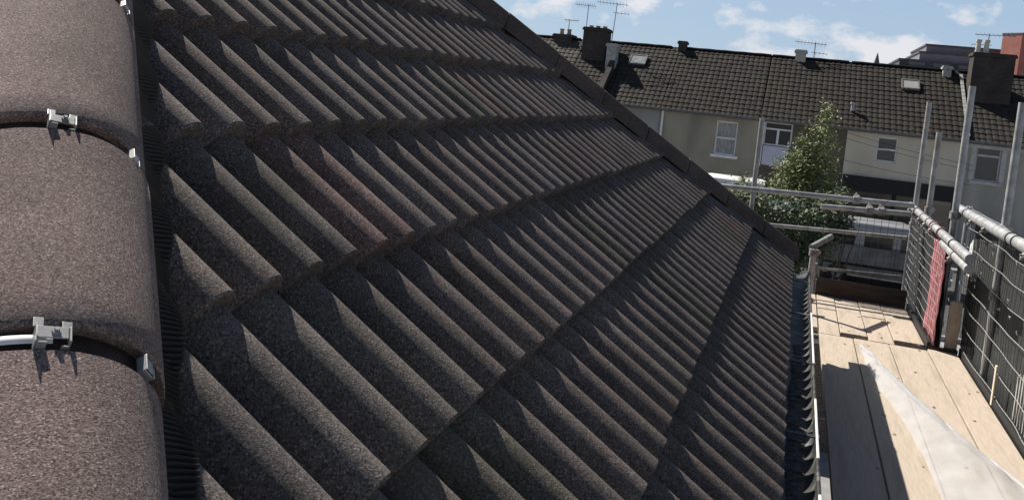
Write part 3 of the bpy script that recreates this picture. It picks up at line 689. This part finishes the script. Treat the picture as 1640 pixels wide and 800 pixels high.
# ------------------------------------------------------------------ terraced houses across the street
FY = 42.0; EZ = Z(-.58); RP = radians(34); RY = 46.5
def wall_holes(x0, x1, z0, z1, holes, y, th=.25):
    xs = sorted({x0, x1, *[h[0] for h in holes], *[h[1] for h in holes]}); zs = sorted({z0, z1, *[h[2] for h in holes], *[h[3] for h in holes]})
    b = MB()
    for i in range(len(xs)-1):
        for j in range(len(zs)-1):
            cx = (xs[i]+xs[i+1])/2; cz = (zs[j]+zs[j+1])/2
            if any(h[0] < cx < h[1] and h[2] < cz < h[3] for h in holes): continue
            b.add([(xs[i], y, zs[j]), (xs[i+1], y, zs[j]), (xs[i+1], y, zs[j+1]), (xs[i], y, zs[j+1])], [(0, 1, 2, 3)])
    for h in holes:
        a, c, d, e = h
        b.add([(a, y, d), (a, y+th, d), (a, y+th, e), (a, y, e)], [(0, 1, 2, 3)]); b.add([(c, y, d), (c, y+th, d), (c, y+th, e), (c, y, e)], [(0, 3, 2, 1)])
        b.add([(a, y, d), (c, y, d), (c, y+th, d), (a, y+th, d)], [(0, 1, 2, 3)]); b.add([(a, y, e), (c, y, e), (c, y+th, e), (a, y+th, e)], [(0, 3, 2, 1)])
    # side and back walls
    b.add([(x0, y, z0), (x0, y+8.6, z0), (x0, y+8.6, z1), (x0, y, z1)], [(0, 1, 2, 3)])
    b.add([(x1, y, z0), (x1, y+8.6, z0), (x1, y+8.6, z1), (x1, y, z1)], [(0, 3, 2, 1)])
    b.add([(x0, y+8.6, z0), (x1, y+8.6, z0), (x1, y+8.6, z1), (x0, y+8.6, z1)], [(0, 3, 2, 1)])
    return b
def window(root, x0, x1, z0, z1, kind, y=FY, frame='white', sill='white', pane='glass'):
    y = y+.09; fw_ = .065; b = MB()
    b.box(x0, x0+fw_, y, y+.07, z0, z1); b.box(x1-fw_, x1, y, y+.07, z0, z1)
    b.box(x0+fw_, x1-fw_, y, y+.07, z1-fw_, z1); b.box(x0+fw_, x1-fw_, y, y+.07, z0, z0+fw_)
    zm = (z0+z1)/2
    if kind == 'sash': b.box(x0+fw_, x1-fw_, y-.02, y+.05, zm-.04, zm+.04)
    if kind == 'top': zm = z1-.27*(z1-z0); b.box(x0+fw_, x1-fw_, y-.02, y+.05, zm-.045, zm+.045)
    if kind == 'casement':
        zm = z1-.30*(z1-z0); b.box(x0+fw_, x1-fw_, y-.01, y+.05, zm-.035, zm+.035)
        b.box((x0+x1)/2-.05, (x0+x1)/2+.05, y-.01, y+.05, z0+fw_, zm-.035)
    w = b.build('window', MT[frame], root)
    b = MB(); b.add([(x0+.02, y+.04, z0+.02), (x1-.02, y+.04, z0+.02), (x1-.02, y+.04, z1-.02), (x0+.02, y+.04, z1-.02)], [(0, 1, 2, 3)]); b.build('pane', MT[pane], w)
    if kind == 'sash':
        b = MB(); rows = [[Vector((x0+.1+(x1-x0-.2)*i/16, y+.10+.02*sin(i*1.7), zz)) for i in range(17)] for zz in (z0+.1, z1-.06)]
        b.grid(rows)
    if sill:
        b = MB(); b.box(x0-.14, x1+.14, FY-.09, FY+.085, z0-.13, z0-.004); s = b.build('sill', MT[sill], w)
    return w
def chimney(root, x0, x1, y0, y1, zb, zt, pots=(), m='chimney_brick', pot='pot', ph=.3):
    b = MB(); b.box(x0, x1, y0, y1, zb, zt-.16); b.box(x0-.06, x1+.06, y0-.06, y1+.06, zt-.16, zt-.05); b.box(x0-.02, x1+.02, y0-.02, y1+.02, zt-.05, zt)
    c = b.build('chimney', MT[m], root)
    for px in pots:
        b = MB(); yy = (y0+y1)/2; xx = x0+(x1-x0)*px
        b.tube([(xx, yy, zt), (xx, yy, zt+ph*.8), (xx, yy, zt+ph*.8), (xx, yy, zt+ph)], [.13, .10, .13, .13], 10)
        p = b.build('chimney_pot', MT[pot], c, smooth='auto')
    return c
zrg = EZ+4.5*tan(RP)
def terrace(x0, x1, label, wm, rm, wins, ov=.28, seed=1, gutter_m='soffit', holes_extra=()):
    root = empty('terraced_house', ((x0+x1)/2, FY, 0), label, 'house', 'terraced houses across the street')
    holes = [w[:4] for w in wins]+list(holes_extra)
    wall_holes(x0+.002, x1-.002, .1, EZ, holes, FY).build('wall', MT[wm], root)
    for w in wins: window(root, *w[:4], *w[4:])
    us = Vector((0, cos(RP), sin(RP))); un = Vector((0, -sin(RP), cos(RP)))
    sl = 4.5/cos(RP)+ov
    org = Vector((x0, FY, EZ+.12))-us*ov
    n = 15; gg = sl/n
    tile_field(org, Vector((1, 0, 0)), us, un, 0, x1-x0-.01, lambda a: sl, gg, .028, .25, .025, 6, n, MT[rm], 'roof', root, lip=.02, tiles_per=1, tint=.13, jitter=.010)
    # rear slope and ridge
    b = MB(); b.add([(x0, RY, zrg+.1), (x1, RY, zrg+.1), (x1, 51.2, EZ-.1), (x0, 51.2, EZ-.1)], [(0, 1, 2, 3)]); b.build('roof', MT['soffit'], root)
    b = MB(); rows = []
    for i in range(int((x1-x0)/.45)+1):
        x = min(x1, x0+i*.45); e = .012*(i % 2)
        rows.append([Vector((x, RY+q[0], zrg+.08+q[1]+e)) for q in cap_section(.14, .07, .08, 8)])
    b.grid(rows); b.build('ridge_tile', MT[rm], root)
    b = MB(); b.box(x0, x1, FY-.33, FY-.22, EZ-.06, EZ+.03); b.box(x0, x1, FY-.21, FY-.012, EZ-.10, EZ-.02); b.build('gutter', MT[gutter_m], root)
    return root
H = []
hz = terrace(-16.5, -11.2, 'leftmost terraced house, only its pale tiled roof showing behind the hip', 'farwall', 'rt3', [(-14.5, -13.4, Z(-2.4), Z(-.9), 'sash')])
chimney(hz, -12.95, -11.95, 46.1, 47.1, zrg-.5, Z(2.72), (.3, .7))
hy = terrace(-11.2, -6.25, 'terraced house with the big brick chimney stack and a party wall down its roof', 'farwall', 'rt2', [(-9.6, -8.6, Z(-2.45), Z(-.8), 'sash')])
chimney(hy, -11.05, -9.85, 44.9, 46.1, zrg-1.6, Z(3.12), (.2, .5, .8), ph=.12)
chimney(hy, -9.62, -9.12, 44.3, 44.9, zrg-1.6, Z(2.35), (), m='lead')
b = MB(); us = Vector((0, cos(RP), sin(RP)))
p0 = Vector((-9.45, FY-.2, EZ+.0)); p1 = Vector((-9.45, 44.7, EZ+2.7*tan(RP)))
b.prism([(-9.40, FY-.2, EZ-.05), (-9.40, 44.6, EZ+2.6*tan(RP)), (-9.40, 44.6, EZ+2.6*tan(RP)+.55), (-9.40, FY-.2, EZ+.42)], (.26, 0, 0)); b.build('party_wall', MT['chimney_brick'], hy)
def skylight(root, x, t, w, l, m, fr):
    un = Vector((0, -sin(RP), cos(RP))); us = Vector((0, cos(RP), sin(RP))); o = Vector((x, FY, EZ+.12))+us*t
    b = MB(); B = lambda q, a, n: o+Vector((q, 0, 0))+us*a+un*n
    def bx(b, q0, q1, a0, a1, n0, n1):
        b.add([B(x_, y_, z_) for x_ in (q0, q1) for y_ in (a0, a1) for z_ in (n0, n1)], [(0, 1, 3, 2), (4, 6, 7, 5), (0, 4, 5, 1), (2, 3, 7, 6), (0, 2, 6, 4), (1, 5, 7, 3)])
    bx(b, 0, w, 0, .06, 0, .10); bx(b, 0, w, l-.06, l, 0, .10); bx(b, 0, .06, .06, l-.06, 0, .10); bx(b, w-.06, w, .06, l-.06, 0, .10)
    k = b.build('skylight', MT[fr], root); b = MB(); bx(b, .06, w-.06, .06, l-.06, .05, .075); p = b.build('pane', MT[m], k)
skylight(hy, -8.55, 3.35, .85, .85, 'skylight', 'soffit')
ha = terrace(-6.25, -1.70, 'grey rendered terraced house with one white sash window', 'greyrender', 'rt1',
             [(-3.62, -2.66, Z(-2.40), Z(-.86), 'sash', FY, 'white', 'white', 'curtain')])
chimney(ha, -6.35, -5.95, 46.2, 46.7, zrg-.2, Z(2.88), (), m='chimney_brick')
b = MB(); b.tube([(-6.12, FY-.10, EZ-.05), (-6.12, FY-.10, .2)], .055, 8); b.build('downpipe', MT['white'], ha, smooth='auto')
hb = terrace(-1.70, 2.02, 'brown brick terraced house behind the tree with a white casement window', 'brownbrick', 'rt1',
             [(-1.50, -.28, Z(-1.72), Z(-.66), 'casement', FY, 'white', None)])
chimney(hb, -.62, -.12, 46.2, 46.8, zrg-.2, Z(2.93), (), m='buff')
b = MB(); b.box(-1.46, -.32, FY-.05, FY-.004, Z(-2.62), Z(-1.75)); b.build('wall_panel', MT['lilac'], hb)
b = MB(); b.box(-1.62, -1.50, FY-.04, FY-.004, Z(-2.7), Z(-.62)); b.build('downpipe', MT['white'], hb)
hd = terrace(2.02, 6.78, 'cream painted terraced house above a black shopfront', 'cream', 'rt1',
             [(3.28, 4.12, Z(-1.88), Z(-.80), 'sash', FY, 'white', None, 'glass')], holes_extra=[(2.25, 6.6, .75, Z(-2.78))])
b = MB(); b.box(2.06, 6.76, FY-.28, FY-.02, Z(-3.25), Z(-2.60)); b.box(2.10, 6.7, FY-.08, FY+.0, .12, .74); b.box(2.06, 2.24, FY-.14, FY-.01, .12, Z(-3.25)); b.box(6.6, 6.76, FY-.14, FY-.01, .12, Z(-3.25))
b.box(4.2, 4.32, FY-.06, FY+.1, .74, Z(-3.25)); b.build('shopfront', MT['black'], hd)
b = MB(); b.add([(2.25, FY+.2, .74), (6.6, FY+.2, .74), (6.6, FY+.2, Z(-2.8)), (2.25, FY+.2, Z(-2.8))], [(0, 1, 2, 3)]); b.build('shop_window', MT['carglass'], hd)
chimney(hd, 4.55-.9, 4.95-.9, 46.3, 46.8, zrg-.2, Z(2.6), (), m='buff') if 0 else None
skylight(hd, 4.22, 3.35, .78, .78, 'farwall', 'soffit')
b = MB(); o = Vector((2.15, FY, EZ+.12))+us*1.15; b.tube([o, o+Vector((0, 0, .32)), o+Vector((0, 0, .32)), o+Vector((0, 0, .40))], [.08, .08, .13, .11], 8); b.build('roof_vent', MT['lead'], hd)
he = terrace(6.78, 11.6, 'buff terraced house at the right with a tall dark window and big chimney', 'buff', 'rt2',
             [(7.20, 8.16, Z(-2.22), Z(-.74), 'top', FY, 'stone', 'stone', 'glass')])
b = MB(); b.box(6.85, 11.5, FY-.05, FY-.012, EZ-.26, EZ-.11); b.build('string_course', MT['stone'], he)
b = MB(); b.box(7.0, 7.19, FY-.03, FY-.003, Z(-2.2), Z(-.62)); b.box(8.17, 8.36, FY-.03, FY-.003, Z(-2.2), Z(-.62)); b.box(7.0, 8.36, FY-.035, FY-.004, Z(-.735), Z(-.56)); b.build('window_surround', MT['stone'], he)
chimney(he, 6.98, 8.65, 44.4, 45.5, zrg-1.8, Z(3.35), (.12, .32), pot='potpale', ph=.6)
chimney(he, 5.05+.98, 5.4+.98, 46.0, 46.5, zrg-.6, Z(2.72), (), m='lead')
b = MB(); un = Vector((0, -sin(RP), cos(RP)))
for i in range(16):
    p = Vector((6.80, FY, EZ+.14))+us*(i*.31+.02); b.add([p+Vector((x, 0, 0))+us*y+un*z for x in (-.06, .07) for y in (0, .27) for z in (.03, .085)], [(0, 1, 3, 2), (4, 6, 7, 5), (0, 4, 5, 1), (2, 3, 7, 6), (0, 2, 6, 4), (1, 5, 7, 3)])
b.build('mortar_fillet', MT['lead'], he)
b = MB(); b.tube([(6.82, FY-.10, EZ-.05), (6.82, FY-.10, .2)], .05, 8); b.build('downpipe', MT['stone'], he, smooth='auto')
hf = terrace(11.6, 17.0, 'furthest right terraced house beyond the edge', 'greyrender', 'rt1', [(13.4, 14.4, Z(-2.4), Z(-.9), 'sash')])

# aerials
def aerial(x, y, zb, h, label, arm=1.5, ang=0, double=True, tiltm=.0):
    root = empty('tv_aerial', (x, y, zb), label, 'aerial', 'television aerials')
    b = MB(); b.tube([(x, y, zb), (x+tiltm, y, zb+h)], .022, 6); b.build('mast', MT['alu'], root)
    b = MB(); top = Vector((x+tiltm, y, zb+h-.05)); d = Vector((cos(ang), sin(ang), .03)); e = Vector((-sin(ang)*.35, cos(ang)*.5, .22))
    b.tube([top-d*arm*.35, top+d*arm*.65], .016, 5)
    for i in range(9):
        p = top-d*arm*.3+d*arm*.95*i/9; b.tube([p-e*.5, p+e*.5], .008, 4)
    b.build('boom', MT['alu'], root)
    if double:
        b = MB(); t2 = top-Vector((0, 0, .45)); b.tube([t2-d*arm*.4, t2+d*arm*.1], .014, 5)
        for i in range(4):
            p = t2-d*arm*.4+d*arm*.12*i; b.tube([p-e*.35, p+e*.35], .008, 4)
        b.build('lower_boom', MT['alu'], root)
aerial(-11.1, 45.6, zrg-.3, 2.15, 'thin tall aerial mast left of the big chimney', 1.1, pi+.1, False)
aerial(-9.75, 45.8, zrg-.3, 2.35, 'taller aerial right of the big chimney with two booms', 1.6, pi+.2, True, .1)
aerial(-12.3, 46.6, zrg+.0, 1.1, 'small faint aerial over the leftmost chimney', .8, .3, False)
aerial(.25, 46.6, zrg-.1, 1.0, 'aerial beside the small chimney above the tree', 1.5, pi+.1, True)
aerial(7.6, 45.2, zrg-.2, 2.0, 'wide aerial above the two buff chimney pots on the right', 1.7, .1, True)
# wires across the street front
for i, (za, zb_, lb) in enumerate(((-.75, -1.55, 'upper overhead wire crossing the cream wall'), (-1.0, -1.75, 'second overhead wire just below the upper one'), (-1.95, -2.35, 'lowest overhead wire crossing the cream wall'))):
    b = MB(); b.tube([(1.9+5.0*t, 41.2-.6*t, Z(za+(zb_-za)*t-.18*4*t*(1-t)*.4)) for t in [k/12 for k in range(13)]], .012, 4)
    tag(b.build('overhead_wire', MT['wire_dark']), lb, 'wire', 'overhead wires')

# ------------------------------------------------------------------ buildings far behind
root = empty('stepped_building', (14, 95, 0), 'grey stepped flat roofed block rising behind the terrace', 'building')
steps = [(7.2, 24, 5.06), (8.05, 24, 5.72), (9.75, 24, 6.55), (10.3, 16.9, 7.30)]
zb0 = 0
for i, (x0, x1, zt) in enumerate(steps):
    b = MB(); z0 = 0 if i == 0 else Z(steps[i-1][2])+.002; b.box(x0, x1, 90+i*.5, 104, z0, Z(zt)-.18); b.build('storey', MT['purple' if i != 1 else 'purple_d'], root)
    b = MB(); b.box(x0-.1, x1+.1, 89.9+i*.5, 104.1, Z(zt)-.178, Z(zt)); b.build('roof_edge', MT['purple_d'], root)
    if i in (0, 1, 3):
        for k in range(3 if i else 6):
            b = MB(); b.box(x0+.8+k*2.1, x0+2.2+k*2.1, 89.97+i*.5, 89.995+i*.5, Z(zt)-.55, Z(zt)-.22); b.build('window', MT['glass'], root)
root = empty('red_tower_block', (18, 92, 0), 'plain red stair tower at the right edge behind the roofs', 'building')
b = MB(); b.prism([(15.95, 88.5, 0), (17.15, 86.9, 0), (20.5, 88.4, 0), (19.2, 90.6, 0)], (0, 0, Z(8.35))); b.build('wall', MT['redbrick'], root)
b = MB(); b.prism([(15.90, 88.5, Z(8.352)), (17.15, 86.84, Z(8.352)), (20.56, 88.4, Z(8.352)), (19.2, 90.66, Z(8.352))], (0, 0, .14)); b.build('roof_edge', MT['purple_d'], root)
root = empty('church_spire', (10.2, 150, 0), 'tiny pointed church spire far behind the terrace ridge', 'spire')
b = MB(); b.tube([(10.1, 150, 0), (10.1, 150, Z(7.3)), (10.1, 150, Z(7.3)), (10.1, 150, Z(10.0))], [1.2, 1.2, .7, .03], 8); b.build('steeple', MT['spire'], root)

# ------------------------------------------------------------------ vegetation
def crown(name, blobs, n, size, m, parent=None, seed=1, off=Vector((0, 0, 0))):
    rnd = random.Random(seed); b = MB()
    tot = sum(r[3]*r[4]*r[5] for r in blobs)
    for (cx, cy, cz, rx, ry, rz) in blobs:
        k = int(n*rx*ry*rz/tot)
        subs = []
        for _ in range(max(4, k//26)):
            v = Vector((rnd.gauss(0, 1), rnd.gauss(0, 1), rnd.gauss(0, 1))).normalized()*(rnd.random()**.35)
            subs.append(Vector((cx+v.x*rx, cy+v.y*ry, cz+v.z*rz)))
        for s in subs:
            rr = rnd.uniform(.6, 1.3)*size*3.2
            for _ in range(26):
                v = Vector((rnd.gauss(0, 1), rnd.gauss(0, 1), rnd.gauss(0, .8)))*rr*.5; p = s+v
                u = Vector((rnd.uniform(-1, 1), rnd.uniform(-1, 1), rnd.uniform(-.6, .6))).normalized(); w = u.cross(Vector((rnd.uniform(-1, 1), rnd.uniform(-1, 1), 1))).normalized()
                L_ = size*rnd.uniform(.6, 1.2); Wd = L_*.55
                o = len(b.v); b.v += [tuple(p-u*L_), tuple(p+w*Wd*.6-u*L_*.1), tuple(p+u*L_), tuple(p-w*Wd*.6+u*L_*.05)]
                b.face(o, o+1, o+2, o+3)
    me = bpy.data.meshes.new(name); me.from_pydata(b.v, [], b.f); me.materials.append(m)
    o = bpy.data.objects.new(name, me); col.objects.link(o)
    if parent: o.parent = parent; o.location = -Vector(parent.location)
    return o
tx, ty = .28, 24.0
tree = empty('columnar_tree', (tx, ty, 0), 'tall narrow leafy tree in front of the brown brick house', 'tree')
b = MB(); b.tube([(tx, ty, 0), (tx+.05, ty, 1.5), (tx-.02, ty, 3), (tx+.03, ty, 4.6), (tx+.12, ty, 5.6)], [.16, .13, .10, .06, .02], 9)
for k in range(22):
    z = 1.2+k*.19; a = k*2.4; l = .55*(1-(k/30)); b.tube([(tx, ty, z), (tx+cos(a)*l*.6, ty+sin(a)*l*.6, z+.2), (tx+cos(a)*l, ty+sin(a)*l, z+.55)], [.035, .02, .006], 5)
b.build('trunk', MT['bark'], tree, smooth='auto')
bl = [(tx+.32, ty, Z(-.02), .10, .1, .24), (tx+.24, ty, Z(-.35), .22, .2, .32), (tx+.18, ty, Z(-.75), .36, .35, .35), (tx+.10, ty, Z(-1.15), .48, .45, .40), (tx+.03, ty, Z(-1.6), .60, .55, .45),
      (tx, ty, Z(-2.1), .72, .65, .5), (tx+.05, ty, Z(-2.7), .8, .7, .55), (tx, ty, Z(-3.4), .7, .6, .6), (tx-.15, ty, Z(-1.45), .35, .4, .3)]
bl = [(q[0], q[1], q[2], q[3]*1.42, q[4]*1.3, q[5]*1.1) for q in bl]
crown('crown', bl, 17000, .06, MT['leaf'], tree, 3)
crown('sunlit_tone_leaves', [(q[0], q[1]-q[4]*.5, q[2], q[3]*.9, q[4]*.7, q[5]) for q in bl], 7500, .05, MT['leaf_sunlit'], tree, 8)  # camera-side leaves given the painted sunlit tone
def bush(x, y, blobs, m, n, label, size=.06, seed=2, h=2.5):
    r = empty('bush', (x, y, 0), label, 'bush', 'bushes around the tree'); b = MB()
    for k in range(7):
        a = k*.9; b.tube([(x, y, 0), (x+cos(a)*.25, y+sin(a)*.2, h*.5), (x+cos(a)*.6, y+sin(a)*.4, h)], [.04, .025, .008], 5)
    b.build('stems', MT['bark'], r, smooth='auto'); crown('foliage', blobs, n, size, m, r, seed)
bush(-1.05, 23, [(-1.15, 23, Z(-2.15), .42, .4, .35), (-.7, 23, Z(-2.3), .5, .4, .4), (-.9, 23, Z(-2.9), .8, .5, .6), (-1.5, 23, Z(-2.6), .35, .4, .3), (-.55, 23, Z(-1.95), .25, .2, .2)], MT['leaf'], 6500, 'round green bush left of the tall tree behind the lone pole', seed=5, h=3)
bush(.95, 22, [(.85, 22, Z(-2.2), .35, .4, .40), (1.05, 22, Z(-2.5), .40, .4, .4), (.6, 22, Z(-2.8), .6, .4, .5), (1.1, 22, Z(-1.75), .10, .2, .28)], MT['leaf_dark'], 5000, 'dark shrub with an upright spray right of the tall tree', seed=6, h=3)
bush(-.55, 19, [(-.85, 19, Z(-2.05), .4, .5, .35), (-.2, 19, Z(-2.1), .5, .5, .35), (.45, 19, Z(-2.05), .45, .5, .33), (-.75, 19, Z(-2.6), .5, .5, .35), (.1, 19, Z(-2.7), .6, .5, .35), (.55, 19, Z(-2.65), .35, .5, .35), (-.3, 19, Z(-3.2), .9, .5, .5)], MT['leaf_dark'], 10000, 'dark low bush in front of the tree seen through the far rails', seed=9, h=2.4)
bush(-3.3, 30, [(-3.3, 30, Z(-3.0), .7, .5, .5), (-2.8, 30, Z(-3.5), .8, .5, .6)], MT['leaf_dark'], 2500, 'small dark bush below the sash window house', seed=12, h=2.0)

# ------------------------------------------------------------------ vehicles
def van(name, x, y, L_, Hh, label, m, flip=1, cat='van'):
    root = empty(name, (x, y, 0.02), label, cat, 'vehicles parked in the street')
    wd = 1.85; hl = L_/2
    sidep = [(-hl, .42), (-hl, Hh-.25), (-hl+.08, Hh-.04), (-hl+.3, Hh), (hl*.30, Hh), (hl*.42, Hh-.06), (hl*.66, Hh*.60), (hl*.94, Hh*.50), (hl, Hh*.44), (hl, .40), (hl*.9, .32), (-hl*.95, .32)]
    b = MB(); n = len(sidep); rows = []
    for (yy, ins) in ((-wd/2, .10), (-wd/2+.03, .03), (-wd/2+.12, 0), (wd/2-.12, 0), (wd/2-.03, .03), (wd/2, .10)):
        rows.append([Vector((x+flip*q[0]*(1-ins*.05), y+yy, .02+(q[1] if q[1] < Hh*.55 else q[1]-ins*(q[1]-Hh*.55)*.35))) for q in sidep])
    b.grid(rows, closed=True); o = len(b.v)-n; b.face(*range(o, o+n)); b.face(*range(n-1, -1, -1))
    b.build('body', MT[m], root, smooth='auto')
    yf = y-wd/2-.006
    def pane(pts, nm='side_window', mm='carglass', dy=0):
        b = MB(); b.prism([(x+flip*p[0], yf-dy, .02+p[1]) for p in pts], (0, .012, 0)); return b.build(nm, MT[mm], root)
    pane([(hl*.24, Hh*.60), (hl*.60, Hh*.60), (hl*.42, Hh*.86), (hl*.24, Hh*.88)])
    pane([(-hl*.28, Hh*.62), (hl*.12, Hh*.62), (hl*.12, Hh*.86), (-hl*.28, Hh*.86)])
    pane([(-hl*.84, Hh*.62), (-hl*.42, Hh*.62), (-hl*.42, Hh*.86), (-hl*.80, Hh*.86)])
    pane([(-hl*.995, Hh*.36), (-hl*.95, Hh*.36), (-hl*.95, Hh*.52), (-hl*.995, Hh*.52)], 'tail_lamp', 'lampred')
    for px in (hl*.18, -hl*.35): 
        b = MB(); b.box(x+flip*px-.006, x+flip*px+.006, yf-.002, yf+.01, .45, Hh*.9); b.build('door_seam', MT['wire_dark'], root)
    b = MB(); b.box(x-hl*.85, x+hl*.85, yf-.012, yf+.01, Hh*.30, Hh*.345); b.build('rub_strip', MT['tyre'], root)
    b = MB(); pts = [(x+flip*hl*.665, .02+Hh*.61), (x+flip*hl*.43, .02+Hh-.09)]
    b.add([(pts[0][0]+flip*.02, y-.75, pts[0][1]), (pts[0][0]+flip*.02, y+.75, pts[0][1]), (pts[1][0]+flip*.03, y+.68, pts[1][1]), (pts[1][0]+flip*.03, y-.68, pts[1][1])], [(0, 1, 2, 3)]); b.build('windscreen', MT['carglass'], root)
    for wx in (-hl*.62, hl*.62):
        for sy in (-1, 1):
            yy = y+sy*(wd/2-.10); b = MB(); b.tube([(x+wx, yy-.11, .35), (x+wx, yy+.11, .35)], .33, 20); w = b.build('wheel', MT['tyre'], root, smooth='auto')
            b = MB(); b.tube([(x+wx, yy-.125, .35), (x+wx, yy+.125, .35)], .19, 14); r = b.build('rim', MT['galv'], w, smooth='auto')
    return root
van('parked_van', 3.15, 33.2, 4.4, 2.12, 'silver van parked in the street seen through the square mesh', 'silver', 1)
van('parked_van', -1.75, 36.6, 3.5, 2.75, 'high white van whose roof corner shows above the bushes', 'vanwhite', 1)
van('parked_van', 8.4, 34.6, 4.2, 1.75, 'pale van parked low behind the scaffold poles on the right', 'vanwhite', 1)
# green shed and garden wall beyond the scaffold
root = empty('garden_shed', (-.05, 20.5, 0), 'dark green shed half hidden by the bushes beyond the roof corner', 'shed')
b = MB(); b.box(-.45, .35, 20.4, 22, 0, Z(-2.15)-.1); b.build('wall', MT['green'], root)
b = MB(); b.prism([(-.5, 20.3, Z(-2.25)), (.4, 20.3, Z(-2.25)), (.4, 20.3, Z(-2.21)), (-.05, 20.3, Z(-2.16)), (-.5, 20.3, Z(-2.21))], (0, 1.8, 0)); b.build('roof', MT['green'], root)
b = MB(); b.box(-3, 6, 15.8, 16.02, 0, 1.75); b.box(-3.02, 6.02, 15.76, 16.06, 1.752, 1.83); tag(b.build('garden_wall', MT['brownbrick']), 'low brown brick garden wall behind the far end of the scaffold', 'wall')
